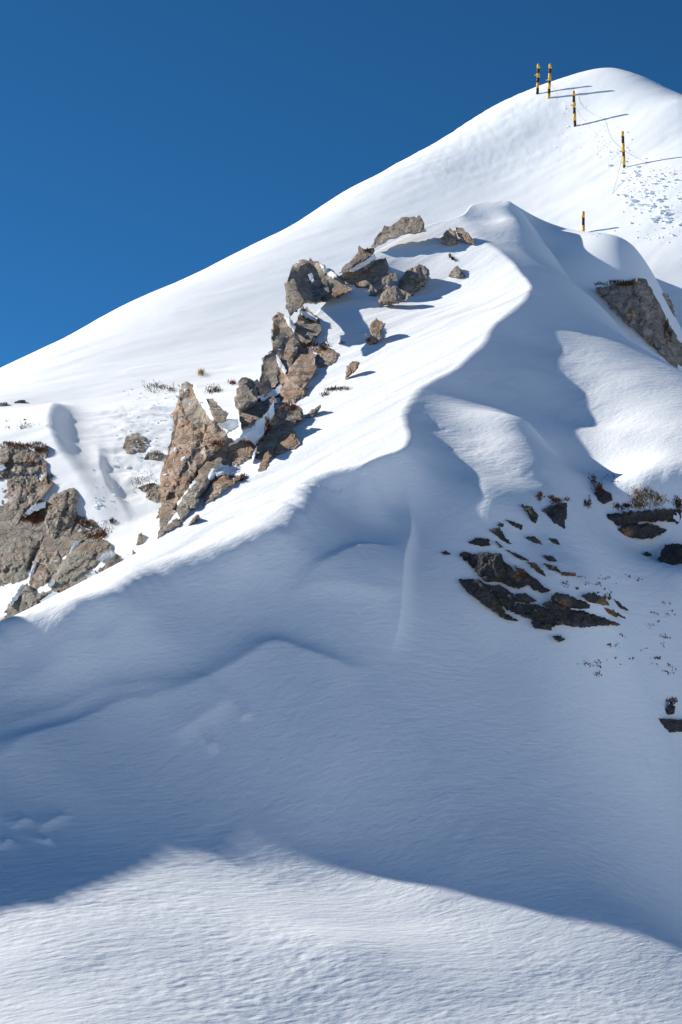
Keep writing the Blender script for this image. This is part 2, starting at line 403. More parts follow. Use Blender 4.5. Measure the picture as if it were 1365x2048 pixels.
# ------------------------------------------------------------------ rock, plant and pole materials
def mat_new(name):
    m = bpy.data.materials.new(name); m.use_nodes = True
    return m, m.node_tree.nodes, m.node_tree.links, m.node_tree.nodes['Principled BSDF']
def ramp(n, stops):
    r = n.new('ShaderNodeValToRGB')
    while len(r.color_ramp.elements) < len(stops): r.color_ramp.elements.new(0.5)
    for e, (p, c) in zip(r.color_ramp.elements, stops):
        e.position = p; e.color = (*c, 1)
    return r
def rock_material(name, cols, lichen, lich_amt, orange_amt, scale, snow=1.02):
    m, n, l, b = mat_new(name)
    geo = n.new('ShaderNodeNewGeometry')
    def noise(sc, det=5, rough=0.6, off=0.0):
        t = n.new('ShaderNodeTexNoise'); t.inputs['Scale'].default_value = sc; t.inputs['Detail'].default_value = det; t.inputs['Roughness'].default_value = rough
        v = n.new('ShaderNodeVectorMath'); v.inputs[1].default_value = (off, off * .7, -off)
        l.new(geo.outputs['Position'], v.inputs[0]); l.new(v.outputs[0], t.inputs['Vector'])
        return t
    def mix(fac, a, c2):
        x = n.new('ShaderNodeMix'); x.data_type = 'RGBA'
        l.new(fac, x.inputs[0]); l.new(a, x.inputs[6])
        if isinstance(c2, tuple): x.inputs[7].default_value = (*c2, 1)
        else: l.new(c2, x.inputs[7])
        return x.outputs[2]
    def thr(src, lo, hi):
        r = n.new('ShaderNodeMapRange'); r.inputs[1].default_value = lo; r.inputs[2].default_value = hi
        l.new(src, r.inputs[0]); return r.outputs[0]
    n1 = noise(scale, 8, 0.65)
    r1 = ramp(n, cols); l.new(n1.outputs['Fac'], r1.inputs[0])
    n2 = noise(scale * .6, 4, .6, 7.0)
    col = mix(thr(n2.outputs['Fac'], .60 - orange_amt * .2, .72), r1.outputs[0], (0.34, 0.19, 0.10))
    n3 = noise(scale * 1.4, 6, .7, 19.0)
    col = mix(thr(n3.outputs['Fac'], .66 - lich_amt * .3, .74 - lich_amt * .2), col, lichen)
    n4 = noise(scale * 5, 5, .7, 31.0)
    col = mix(thr(n4.outputs['Fac'], .60, .76), col, (0.055, 0.050, 0.045))
    n7 = noise(scale * 16, 4, .6, 57.0)
    sc_ = n.new('ShaderNodeMapRange'); sc_.inputs[1].default_value = .3; sc_.inputs[2].default_value = .7; sc_.inputs[3].default_value = .55; sc_.inputs[4].default_value = 1.3
    l.new(n7.outputs['Fac'], sc_.inputs[0])
    ml = n.new('ShaderNodeVectorMath'); ml.operation = 'SCALE'; l.new(col, ml.inputs[0]); l.new(sc_.outputs[0], ml.inputs['Scale'])
    col = ml.outputs[0]
    # dark joints between the blocks of stone
    vj = n.new('ShaderNodeTexVoronoi'); vj.feature = 'DISTANCE_TO_EDGE'; vj.inputs['Scale'].default_value = scale * .9
    vw = n.new('ShaderNodeVectorMath'); vw.operation = 'MULTIPLY_ADD'; vw.inputs[1].default_value = (.35, .35, .35)
    l.new(n1.outputs['Color'], vw.inputs[0]); l.new(geo.outputs['Position'], vw.inputs[2]); l.new(vw.outputs[0], vj.inputs['Vector'])
    col = mix(thr(vj.outputs['Distance'], .022, .006), col, (0.05, 0.042, 0.035))
    # wind-blown snow caught on upward faces
    sep = n.new('ShaderNodeSeparateXYZ'); l.new(geo.outputs['Normal'], sep.inputs[0])
    n5 = noise(scale * 1.8, 6, .7, 43.0)
    add = n.new('ShaderNodeMath'); add.operation = 'MULTIPLY_ADD'; add.inputs[1].default_value = 0.9
    l.new(n5.outputs['Fac'], add.inputs[0]); l.new(sep.outputs['Z'], add.inputs[2])
    col = mix(thr(add.outputs[0], snow + .45, snow + .52), col, (0.88, 0.89, 0.9))
    l.new(col, b.inputs['Base Color'])
    b.inputs['Roughness'].default_value = 0.9
    b.inputs['Specular IOR Level'].default_value = 0.15
    n6 = noise(scale * 3, 10, .72, 3.0)
    vo = n.new('ShaderNodeTexVoronoi'); vo.feature = 'DISTANCE_TO_EDGE'; vo.inputs['Scale'].default_value = scale * 1.1
    l.new(geo.outputs['Position'], vo.inputs['Vector'])
    cr = thr(vo.outputs['Distance'], 0.0, 0.05)
    ad = n.new('ShaderNodeMath'); ad.operation = 'MULTIPLY_ADD'; ad.inputs[1].default_value = 0.25
    l.new(cr, ad.inputs[0]); l.new(n6.outputs['Fac'], ad.inputs[2])
    bp = n.new('ShaderNodeBump'); bp.inputs['Strength'].default_value = 0.9; bp.inputs['Distance'].default_value = 0.05
    l.new(ad.outputs[0], bp.inputs['Height']); l.new(bp.outputs['Normal'], b.inputs['Normal'])
    return m
M_TAN = rock_material('tan_rock', [(.30, (.22,.17,.13)), (.45, (.42,.33,.26)), (.58, (.52,.42,.335)), (.72, (.60,.52,.44))], (.23,.21,.17), .3, .9, 2.2)
M_GREY = rock_material('grey_brown_rock', [(.30, (.14,.12,.105)), (.45, (.31,.265,.225)), (.6, (.42,.365,.31)), (.75, (.52,.46,.40))], (.22,.22,.17), .5, .35, 2.6)
M_LICHEN = rock_material('lichen_rock', [(.30, (.15,.13,.115)), (.45, (.31,.265,.23)), (.6, (.40,.35,.30)), (.75, (.47,.42,.37))], (.28,.285,.235), .8, .3, 2.8, 1.08)
M_DARK = rock_material('dark_slab_rock', [(.30, (.035,.035,.037)), (.45, (.06,.06,.063)), (.6, (.085,.083,.085)), (.75, (.13,.125,.12))], (.09,.11,.055), .35, .15, 3.4, 1.12)

# ------------------------------------------------------------------ rock builder
from mathutils.geometry import delaunay_2d_cdt
def link(o, parent=None):
    scene.collection.objects.link(o)
    if parent: o.parent = parent
    return o
def mesh_obj(name, verts, faces, mat, parent=None, smooth=False):
    me = bpy.data.meshes.new(name)
    me.from_pydata([tuple(v) for v in verts], [], faces)
    me.materials.append(mat)
    if smooth: me.polygons.foreach_set('use_smooth', [True] * len(me.polygons))
    return link(bpy.data.objects.new(name, me), parent)
def thing(name, label, cat, loc=(0, 0, 0), group=None):
    o = bpy.data.objects.new(name, None); o.empty_display_size = 0.2
    o.location = tuple(float(q) for q in loc)
    link(o)
    return tag(o, label, cat, group)
def tag(o, label, cat, group=None):
    o['label'] = label; o['category'] = cat
    if group: o['group'] = group
    return o
def put(o, parent):
    """make o a part of the thing without moving it"""
    o.parent = parent
    o.matrix_parent_inverse = parent.matrix_basis.inverted()
    return o

def poly_rough(P, rng, step, amp):
    """resample an outline at about the step and roughen it"""
    out = []
    n = len(P)
    for i in range(n):
        a, b = P[i], P[(i + 1) % n]
        m = max(1, int(round(np.hypot(*(b - a)) / step)))
        for j in range(m): out.append(a + (b - a) * j / m)
    out = np.array(out)
    return out + rng.normal(0, amp, out.shape)
def in_poly(p, P):
    x, y = p[:, 0], p[:, 1]; c = np.zeros(len(p), bool)
    for i in range(len(P)):
        (x0, y0), (x1, y1) = P[i - 1], P[i]
        c ^= ((y0 > y) != (y1 > y)) & (x < (x1 - x0) * (y - y0) / (y1 - y0 + 1e-12) + x0)
    return c
def poly_dist(p, P):
    d = np.full(len(p), 1e9)
    for i in range(len(P)):
        a, b = P[i - 1], P[i]; ab = b - a
        t = np.clip(((p - a) @ ab) / (ab @ ab + 1e-9), 0, 1)
        d = np.minimum(d, np.hypot(*(p - a - t[:, None] * ab).T))
    return d
ROCK_LAST = []
ROCK_RNG = np.random.default_rng(11)
def depth_plane(sheet, P):
    """distance as a plane over the pixels, fitted to where the outline's rays meet the sheet"""
    c = P.mean(0)
    pts = np.vstack([P, c[None], (P + c) / 2])
    y = np.array([sheet.hit(u, v)[1] for u, v in pts])
    m = np.abs(y - np.median(y)) < 1.8
    A = np.c_[np.ones(m.sum()), pts[m] - c]
    k = np.linalg.lstsq(np.vstack([A, [[0, 30, 0], [0, 0, 30]]]), np.r_[y[m], 0, 0], rcond=None)[0]
    return lambda q: k[0] + (q - c) @ k[1:]
def rock(name, P, mat, depth=None, sheet=None, depf=None, bulge=0.5, lift=0.0, lean=None, parent=None, step=None, thick=None, tilt=0.0):
    """a boulder or block: outline P (pixels), standing at its own distance, with a chiselled front, thickness and back"""
    rng = ROCK_RNG
    P = np.array(P, float)
    size = np.sqrt(np.prod(np.ptp(P, 0)))
    step = step or np.clip(size / 13, 2.2, 6.0)
    B = poly_rough(P, rng, step * 1.0, step * .30)
    lo, hi = B.min(0), B.max(0)
    gx, gy = np.meshgrid(np.arange(lo[0], hi[0], step), np.arange(lo[1], hi[1], step * .9))
    g = np.c_[gx.ravel() + (np.arange(gx.size) // gx.shape[1] % 2) * step * .5, gy.ravel()] + rng.normal(0, step * .17, (gx.size, 2))
    g = g[in_poly(g, B)]
    if len(g): g = g[poly_dist(g, B) > step * .5]
    nb = len(B)
    pts = np.vstack([B, g]) if len(g) else B
    res = delaunay_2d_cdt([Vector(p) for p in pts], [(i, (i + 1) % nb) for i in range(nb)], [list(range(nb))], 1, 1e-4)
    V = np.array([tuple(v) for v in res[0]]); F = [tuple(f) for f in res[2]]
    # outline edges in the triangulated result
    cnt = {}
    for f in F:
        for a, b_ in zip(f, f[1:] + f[:1]): cnt[(min(a, b_), max(a, b_))] = cnt.get((min(a, b_), max(a, b_)), 0) + 1
    d = poly_dist(V, B); d[d < 1e-3] = 0
    inr = max(d.max(), 1.0)
    c = V.mean(0)
    if depf is not None: dep = depf
    elif sheet is not None: dep = depth_plane(sheet, P)
    else:
        base = P[np.argmax(P[:, 1])]
        _, rz0 = ray(*base)
        zb = rz0 * depth
        def dep(q):
            _, rz = ray(q[:, 0], q[:, 1])
            return (depth - lean * zb) / (1 - lean * rz) + tilt * (q[:, 0] - base[0]) / F_PX * depth
    y = dep(V)
    mpp = float(np.mean(y)) / F_PX
    q = np.clip(d / max(inr * .30, step * 1.2), 0, 1)
    prof = np.sqrt(1 - (1 - q) ** 2)
    pn = (V - c) / (size + 1e-6)
    planes = np.full(len(V), 9.0)
    for i in range(9):
        a = rng.uniform(0, 2 * np.pi); gr = rng.uniform(.7, 2.4)
        planes = np.minimum(planes, rng.uniform(.7, 1.2) - gr * (pn[:, 0] * np.cos(a) + pn[:, 1] * np.sin(a)))
    # blocks split off along random joints: each a step forward or back
    joint = np.zeros(len(V))
    for i in range(4 if size < 55 else 8):
        a = rng.uniform(0, np.pi); o_ = rng.uniform(-.35, .35)
        joint += rng.uniform(-.22, .22) * np.sign(pn[:, 0] * np.cos(a) + pn[:, 1] * np.sin(a) - o_ + .04 * fbm(V[:, 0] / 15, V[:, 1] / 15, 2, i))
    sd = int(rng.integers(0, 9999))
    h = np.minimum(prof, np.maximum(planes, .12) * np.minimum(1, q * 3))
    ridg = 1 - 2 * np.abs(fbm(V[:, 0] / 30, V[:, 1] / 30, 4, sd))
    h = h + np.minimum(q * 1.5, 1) * (joint + .30 * (ridg - .6) + .20 * fbm(V[:, 0] / 10, V[:, 1] / 10, 3, sd + 5))
    front = y - lift - h * bulge * inr * 2 * mpp
    if thick is None: thick = max(.25, inr * 2.4 * mpp)
    rx, rz = ray(V[:, 0], V[:, 1])
    fr_v = np.c_[rx * front, front, rz * front]
    yb = y + thick * (.35 + .65 * prof)
    sh = (V - c) * (1 - .12 * prof[:, None]) + c
    rx, rz = ray(sh[:, 0], sh[:, 1])
    bk_v = np.c_[rx * yb, yb, rz * yb - .06 * thick]
    n = len(V)
    faces = []
    for f in F:
        ar = sum(V[f[i]][0] * V[f[(i + 1) % len(f)]][1] - V[f[(i + 1) % len(f)]][0] * V[f[i]][1] for i in range(len(f)))
        f2 = f if ar < 0 else f[::-1]
        faces.append(f2); faces.append(tuple(i + n for i in f2[::-1]))
        for a, b_ in zip(f2, f2[1:] + f2[:1]):
            if cnt[(min(a, b_), max(a, b_))] == 1: faces.append((b_, a, a + n, b_ + n))
    # put the origin at the rock's foot
    org = fr_v[np.argmin(fr_v[:, 2])].copy()
    allv = np.vstack([fr_v, bk_v]) - org
    o = mesh_obj(name, allv, faces, mat)
    o.location = tuple(org)
    ROCK_LAST[:] = [c, float(y.mean()), V, y]
    if parent is not None: put(o, parent)
    return o

# ------------------------------------------------------------------ rock outcrops
# left cliff
cl = thing('cliff', 'grey-brown lichen-covered rock cliff at the left edge behind the snow crest', 'cliff', bk.hit(60, 1150))
W = [
    (M_GREY, [(-8,905),(0,898),(40,889),(70,905),(92,923),(95,956),(106,967),(88,993),(66,1011),(48,1022),(37,1048),(11,1061),(-12,1052)]),
    (M_GREY, [(90,1044),(92,1011),(106,989),(147,975),(158,989),(152,1022),(147,1048),(136,1088),(121,1125),(110,1114),(106,1081),(95,1066)]),
    (M_LICHEN, [(-12,1066),(37,1057),(88,1053),(93,1070),(66,1107),(55,1140),(59,1162),(22,1202),(-12,1255)]),
    (M_GREY, [(66,1125),(95,1070),(110,1084),(121,1125),(106,1154),(84,1180),(66,1187),(59,1165)]),
    (M_LICHEN, [(119,1129),(147,1096),(168,1081),(198,1074),(220,1085),(227,1103),(198,1125),(176,1143),(147,1165),(110,1176),(95,1169)]),
    (M_GREY, [(150,1066),(152,1052),(161,1041),(183,1046),(183,1059),(168,1074),(154,1081)]),
    (M_LICHEN, [(-12,1262),(22,1202),(55,1165),(73,1188),(110,1178),(154,1163),(190,1138),(196,1154),(150,1188),(95,1212),(40,1245),(0,1268)]),
    (M_GREY, [(198,1140),(220,1118),(234,1110),(249,1121),(238,1145),(205,1165)]),
    (M_GREY, [(70,900),(92,886),(98,905),(94,925)]),
]
rock('cliff_face', [(-14,900),(40,888),(72,900),(98,925),(108,965),(150,972),(160,990),(155,1030),(190,1042),(222,1080),(230,1102),(250,1118),(240,1145),(200,1165),(150,1190),(95,1215),(40,1248),(-14,1275)], M_GREY, sheet=bk, bulge=.03, lift=-.05, parent=cl, step=5)
for m, P in W:
    rock('rock_block', P, m, sheet=bk, bulge=.38, lift=.12, parent=cl, step=4.2)

for P in ([(47,1029),(68,1010),(92,1002),(92,1014),(70,1022),(52,1034)], [(20,1205),(45,1168),(56,1171),(38,1194),(24,1212)], [(80,1203),(108,1182),(119,1185),(92,1206)],
          [(146,1181),(172,1158),(188,1141),(194,1148),(168,1172),(150,1185)], [(134,1115),(148,1086),(166,1077),(153,1096),(141,1121)], [(60,1146),(67,1128),(74,1122),(70,1140),(63,1156)],
          [(-10,932),(6,930),(14,936),(4,941),(-10,940)], [(196,1118),(212,1104),(226,1100),(222,1110),(204,1122)], [(96,1173),(106,1158),(112,1162),(102,1176)]):
    rock('snow_patch', P, M_SNOW, sheet=bk, bulge=.22, lift=.34, parent=cl, thick=.5)
def rib_y(u, v):
    """distance of a rock's foot on the snow of the rib; feet hidden behind it stand on the break line"""
    h = fr.hit(u, v + 5)
    i = np.argmin(np.abs(rib_xy[:, 0] / rib_xy[:, 1] - ray(u, v)[0]) + .02 * np.abs(rib_xy[:, 1] - 30) / 30)
    return float(h[1]) if h[1] < 48 else float(rib_xy[i, 1])
def rib_rock(P, m, parent=None, name='rock_block', bulge=.40, lean=2.1, dy=0.0, tilt=-.5, **kw):
    b = max(P, key=lambda p: p[1])
    return rock(name, P, m, depth=rib_y(*b) + dy + .12, lean=lean, bulge=bulge, parent=parent, tilt=tilt, **kw)
def crag(label, blocks, base=None, snow=(), cat='crag', name='rock_crag', **kw):
    b = max((p for _, P in blocks for p in P), key=lambda p: p[1])
    t = thing(name, label, cat, pt(b[0], b[1], rib_y(*b)))
    cen, dep = [], []
    for m, P in blocks:
        rib_rock(P, m, t, **kw)
        for i_ in range(0, len(ROCK_LAST[2]), 7): cen.append(ROCK_LAST[2][i_]); dep.append(ROCK_LAST[3][i_])
    if base:
        cen = np.array(cen); dep = np.array(dep)
        def near_dep(q):
            w = 1 / (((q[:, None, :] - cen[None]) ** 2).sum(-1) + 90.0) ** 1.2
            return (w * dep[None]).sum(1) / w.sum(1) + .10
        rock('bedrock', base, M_GREY, depf=near_dep, bulge=.03, parent=t)
        for P in snow: rock('snow_patch', P, M_SNOW, depf=lambda q: near_dep(q) - .36, bulge=.25, parent=t, thick=.45)
    return t
crag('tall pointed tan rock pillar with cracked grey slabs at its right foot', [
    (M_TAN, [(364,767),(376,763),(385,767),(391,785),(400,803),(414,820),(432,838),(444,852),(454,873),(447,888),(435,902),(417,917),(400,934),(388,955),(376,975),(364,993),(350,1016),(335,1008),(323,996),(319,975),(323,943),(329,923),(341,902),(344,876),(348,852),(347,826),(356,800)]),
    (M_GREY, [(412,797),(426,797),(441,814),(458,826),(452,841),(438,844),(426,836)]),
    (M_GREY, [(359,1046),(354,1016),(367,993),(388,964),(400,943),(411,926),(432,920),(443,917),(431,943),(419,964),(410,981),(397,993),(394,1011),(373,1031),(362,1050)]),
    (M_TAN, [(447,902),(458,888),(482,877),(502,879),(508,893),(499,917),(482,929),(461,933),(441,923)]),
    (M_TAN, [(417,970),(432,955),(452,949),(464,958),(488,948),(476,961),(458,973),(441,987),(426,1001),(404,1013),(411,987)]),
    (M_GREY, [(315,1078),(323,1060),(341,1044),(356,1035),(361,1049),(338,1063)]),
], [(318,1076),(325,1000),(330,925),(350,850),(366,770),(384,768),(410,815),(455,868),(470,885),(506,884),(505,900),(480,932),(486,950),(450,980),(400,1015),(362,1050)], [[(386,767),(398,777),(411,799),(432,838),(424,839),(404,810),(391,787)], [(436,846),(456,838),(476,838),(478,850),(455,864),(444,856)], [(352,1012),(366,990),(392,958),(395,963),(372,997),(358,1018)], [(420,940),(440,925),(462,934),(480,930),(490,940),(455,948),(432,953),(416,962)]])
crag('jagged tan and grey crag with a leaning slab, in the middle of the rocky rib', [
    (M_GREY, [(524,739),(526,715),(546,699),(553,710),(557,732),(555,768),(540,779),(535,754)]),
    (M_DARK, [(482,757),(492,753),(511,764),(543,779),(534,791),(518,797),(505,788),(493,773)]),
    (M_GREY, [(468,797),(479,785),(482,759),(495,773),(505,788),(517,798),(502,805),(488,816),(479,817)]),
    (M_GREY, [(479,838),(488,817),(505,805),(529,797),(551,792),(553,805),(534,820),(517,835),(499,849),(485,858)]),
    (M_TAN, [(544,680),(545,636),(555,625),(568,629),(575,649),(590,669),(601,688),(593,706),(588,721),(580,745),(575,770),(566,800),(558,790),(556,750),(550,715)]),
    (M_GREY, [(593,644),(604,611),(621,622),(634,633),(645,636),(647,658),(628,669),(606,688),(599,695),(595,673)]),
    (M_TAN, [(584,728),(603,710),(628,702),(630,721),(632,735),(623,754),(617,776),(606,798),(584,805),(558,812),(564,776),(573,746)]),
    (M_TAN, [(632,699),(647,691),(665,699),(679,710),(668,724),(654,733),(637,735),(633,721)]),
    (M_TAN, [(599,699),(621,684),(632,699),(630,721),(621,710),(603,713)]),
], [(470,795),(484,757),(520,762),(528,716),(546,700),(546,640),(556,627),(590,650),(604,615),(640,636),(644,660),(612,690),(650,692),(676,710),(640,735),(625,760),(608,798),(560,812),(520,836),(486,857),(480,830)], [[(515,793),(536,786),(556,775),(567,764),(562,784),(542,796),(525,800)], [(553,708),(559,716),(574,741),(571,747),(557,727)], [(600,622),(612,622),(636,636),(632,642),(612,634)], [(570,632),(580,634),(592,655),(588,662),(577,648)], [(604,712),(628,704),(636,708),(618,716)]])
crag('low moss-topped rock breaking through the sunlit snow below the crag', [
    (M_GREY, [(502,918),(511,890),(532,864),(549,823),(561,811),(581,807),(603,817),(605,838),(587,844),(564,852),(552,864),(546,888),(532,902),(517,914)]),
    (M_TAN, [(550,893),(561,868),(573,862),(590,868),(600,888),(581,899),(546,914),(546,902)]),
    (M_TAN, [(517,943),(521,926),(534,902),(552,888),(546,911),(534,923),(537,933),(526,943)]),
], [(505,915),(515,890),(548,830),(566,813),(600,820),(602,838),(585,848),(598,884),(550,912),(524,940)], [[(458,890),(490,862),(524,836),(550,803),(547,830),(531,860),(511,888),(503,878),(482,875)], [(502,922),(508,905),(514,892),(511,908),(506,925)]])
crag('arched dark brown boulder with snow in its cracks, above the leaning slab', [
    (M_GREY, [(588,530),(606,519),(639,525),(661,543),(678,552),(661,570),(657,592),(635,602),(613,600),(599,585),(588,556)]),
    (M_GREY, [(568,567),(590,556),(597,585),(609,600),(599,614),(579,629),(573,614),(573,585)]),
    (M_TAN, [(657,574),(683,552),(705,580),(683,587),(657,600),(637,604)]),
], [(572,565),(590,530),(640,526),(680,552),(702,578),(660,600),(610,602),(580,628)], [[(617,549),(624,546),(629,560),(623,566)], [(640,528),(656,538),(676,552),(668,556),(650,545)]], lean=1.8)
crag('long flat-topped grey outcrop under the highest part of the rocky rib', [
    (M_GREY, [(742,495),(753,473),(771,455),(789,448),(806,435),(826,434),(844,435),(851,461),(830,465),(804,468),(778,479),(756,490)]),
    (M_GREY, [(681,548),(690,530),(716,508),(718,490),(729,497),(749,499),(747,508),(727,521),(705,530),(694,543)]),
    (M_GREY, [(679,552),(705,541),(734,530),(756,519),(773,516),(779,534),(771,548),(753,556),(742,570),(720,574),(698,569),(687,563)]),
], [(684,550),(694,530),(720,505),(748,495),(744,510),(728,524),(757,518),(776,520),(772,546),(742,568),(700,568)], [[(698,540),(726,524),(748,509),(754,515),(728,533),(708,542)]], lean=1.45)
def boulder(label, P, m, **kw):
    kw.setdefault('lean', 1.1)
    return tag(rib_rock(P, m, name='boulder', **kw), label, 'boulder')
boulder('brown boulder with a notched top, leftmost of the boulder pile', [(738,591),(740,572),(753,552),(771,547),(795,545),(795,561),(782,565),(778,574),(762,585),(753,592)], M_GREY)
boulder('small egg-shaped tan boulder wedged in the middle of the boulder pile', [(758,567),(769,558),(780,563),(777,578),(764,588)], M_TAN, dy=-.25)
boulder('rounded upright brown boulder casting shadow on snow, rightmost of the pile', [(797,563),(815,541),(841,528),(857,536),(859,556),(844,574),(830,585),(811,592),(799,581)], M_GREY)
boulder('low flat brown boulder at the foot of the boulder pile', [(756,603),(767,583),(789,570),(804,580),(822,589),(808,602),(782,607),(762,609)], M_GREY, dy=-.2)
boulder('rounded reddish brown boulder below the snowy peak, left of a pair', [(881,477),(893,461),(901,456),(911,463),(918,480),(914,487),(897,491),(884,486)], M_TAN)
boulder('thin slanting brown boulder below the snowy peak, right of a pair', [(911,454),(924,456),(938,466),(950,485),(948,489),(930,481),(917,473)], M_TAN)
boulder('small dark pyramid boulder alone on the sunlit snow under the pair', [(897,552),(907,537),(914,531),(925,541),(932,552),(914,556)], M_GREY)
boulder('upright rock with orange stain, alone on snow right of the crag', [(740,649),(753,637),(771,647),(766,662),(764,673),(753,686),(734,688),(742,669)], M_TAN)
boulder('small tan rock in the open snow below the orange-stained rock', [(691,757),(694,732),(705,722),(720,724),(716,735),(701,750)], M_TAN)
boulder('thin dark rock streak in snow above the moss-topped rock', [(612,836),(621,821),(643,809),(640,818),(625,834)], M_GREY)
boulder('narrow brown rock sliver at the edge of the snow crest', [(376,1052),(385,1037),(397,1028),(400,1034),(388,1046)], M_GREY)
for label, P in (
    ('dark rough rock in the snow gully, highest of the gully rocks', [(247,894),(253,872),(275,865),(293,876),(293,898),(278,920),(260,916)]),
    ('dark rounded rock just left of the tan pillar, in the gully', [(287,923),(293,909),(315,900),(331,909),(322,923),(304,933)]),
    ('thin flat dark rock in the gully, between rough snow patches', [(277,975),(289,969),(311,965),(306,978),(288,986)]),
    ('dark blocky rock touching the left foot of the tan pillar', [(291,993),(304,975),(322,971),(326,1004),(311,1011)]),
    ('small dark rock below the left foot of the tan pillar', [(313,1037),(320,1015),(339,1009),(341,1026),(326,1044)]),
    ('narrow upright brown stone at the bottom of the snow gully', [(272,1100),(277,1070),(284,1064),(288,1095)]),
    ('tiny dark stone by the lowest point of the snow gully', [(264,1122),(266,1099),(277,1116)]),
    ('small grey stone at the left edge on the snow shelf above the cliff', [(-6,816),(0,806),(14,804),(18,811),(8,817)]),
    ('flat grey stone lying on the snow shelf above the cliff', [(25,808),(36,801),(49,799),(53,806),(40,811)]),
):
    tag(rock('boulder', P, M_GREY, sheet=bk, bulge=.45, lift=.08), label, 'boulder')

# shaded slabs on the right
sl = thing('slab_outcrop', 'large outcrop of dark slanting slabs in the shaded snow bowl', 'outcrop', fr.hit(1100, 1258))
for P in (
    [(918,1109),(931,1103),(946,1109),(968,1105),(1002,1107),(1008,1120),(1010,1142),(1019,1156),(1041,1175),(1026,1175),(1001,1164),(971,1162),(960,1153),(946,1134),(927,1116)],
    [(1007,1120),(1023,1134),(1037,1149),(1063,1164),(1048,1173),(1041,1175),(1019,1158),(1011,1142)],
    [(1032,1131),(1048,1140),(1070,1156),(1085,1171),(1101,1180),(1085,1186),(1066,1177),(1044,1160)],
    [(916,1159),(938,1158),(960,1160),(975,1171),(1001,1208),(1012,1226),(1037,1242),(1008,1237),(982,1219),(953,1197),(931,1180)],
    [(975,1169),(1004,1171),(1026,1186),(1032,1204),(1019,1219),(1002,1210)],
    [(1030,1188),(1052,1186),(1074,1202),(1055,1206),(1035,1202)],
    [(1021,1222),(1037,1206),(1070,1208),(1099,1219),(1125,1248),(1107,1252),(1077,1246),(1048,1232)],
    [(1063,1242),(1107,1250),(1103,1260),(1070,1256)],
    [(1085,1206),(1103,1202),(1143,1219),(1165,1222),(1202,1233),(1241,1248),(1195,1252),(1162,1255),(1129,1250),(1107,1226)],
    [(1101,1193),(1114,1185),(1136,1189),(1162,1200),(1195,1211),(1224,1219),(1252,1235),(1213,1227),(1176,1221),(1143,1217),(1107,1202)],
    [(1164,1189),(1187,1186),(1206,1193),(1220,1208),(1202,1211),(1176,1204)],
    [(1228,1197),(1246,1210),(1257,1219),(1235,1217)]):
    rock('slab', P, M_DARK, sheet=fr, bulge=.32, lift=.07, parent=sl, step=3.6)
for P in (
    [(883,1105),(892,1101),(902,1108),(890,1110)], [(936,1085),(953,1076),(968,1076),(982,1090),(964,1093)],
    [(979,1058),(1000,1054),(1008,1069),(1023,1089),(1004,1080)], [(995,1050),(1001,1045),(1008,1047),(1006,1054)],
    [(1012,1039),(1026,1043),(1046,1050),(1044,1060),(1026,1051)], [(1052,1074),(1070,1072),(1086,1089),(1066,1085)],
    [(1099,1076),(1114,1078),(1121,1089),(1109,1090)], [(1085,1111),(1103,1111),(1116,1122),(1099,1124)],
    [(1013,1099),(1037,1108),(1059,1121),(1041,1119)], [(1054,1123),(1070,1125),(1088,1142),(1092,1154),(1074,1143)],
    [(1087,1126),(1114,1133),(1121,1145),(1099,1139)], [(1121,1144),(1152,1146),(1152,1152),(1125,1151)],
    [(970,1080),(976,1076),(981,1081),(975,1084)], [(992,1082),(1000,1088),(1008,1096),(1000,1094)]):
    rock('slab_tip', P, M_DARK, sheet=fr, bulge=.4, lift=.05, parent=sl)
ld = thing('rock_ledge', 'grey layered rock ledge under the golden heather at the right edge', 'ledge', fr.hit(1290, 1075))
for P in ([(1209,1032),(1231,1025),(1268,1023),(1305,1019),(1341,1015),(1367,1021),(1360,1045),(1319,1041),(1286,1043),(1246,1050),(1224,1047)],
          [(1233,1059),(1253,1048),(1297,1047),(1334,1059),(1316,1072),(1283,1078),(1253,1072)]):
    rock('rock_layer', P, M_DARK, sheet=fr, bulge=.45, lift=.1, parent=ld)
def stone(label, P, m=M_DARK, **kw):
    return tag(rock('stone', P, m, sheet=fr, bulge=.45, lift=.08, **kw), label, 'stone')
stone('wedge-shaped grey rock with heather on top, between the sunlit patches and slabs', [(1085,1021),(1092,1014),(1134,1004),(1135,1028),(1129,1057),(1110,1047)])
stone('thin grey stone at the lower tip of the left sunlit patch', [(1044,1009),(1063,1013),(1076,1029),(1073,1047),(1062,1042),(1058,1026)])
stone('small oval dark stone just below the large slab outcrop', [(1106,1272),(1121,1271),(1130,1279),(1118,1285)])
stone('tiny grey stone in the snow under the layered ledge', [(1285,1109),(1295,1102),(1304,1109),(1294,1115)])
stone('blocky grey rock at the right edge beside a sunlit corner of snow', [(1319,1112),(1330,1090),(1378,1086),(1378,1122),(1334,1134),(1321,1132)])
stone('flat dark rock at the right edge, lowest rock in the picture', [(1317,1437),(1378,1440),(1378,1461),(1341,1465),(1327,1453)])
stone('small mossy stone with a heather sprig above the lowest rock', [(1330,1420),(1341,1408),(1352,1413),(1348,1427),(1336,1430)])
stone('dark stone under the heather at the foot of the right sunlit patch', [(1190,985),(1200,975),(1222,985),(1226,1000),(1207,1010),(1196,1000)])
hc = thing('hump_cliff', 'brown rock cliff below the rounded snow hump at the right edge', 'cliff', hp.hit(1290, 640))
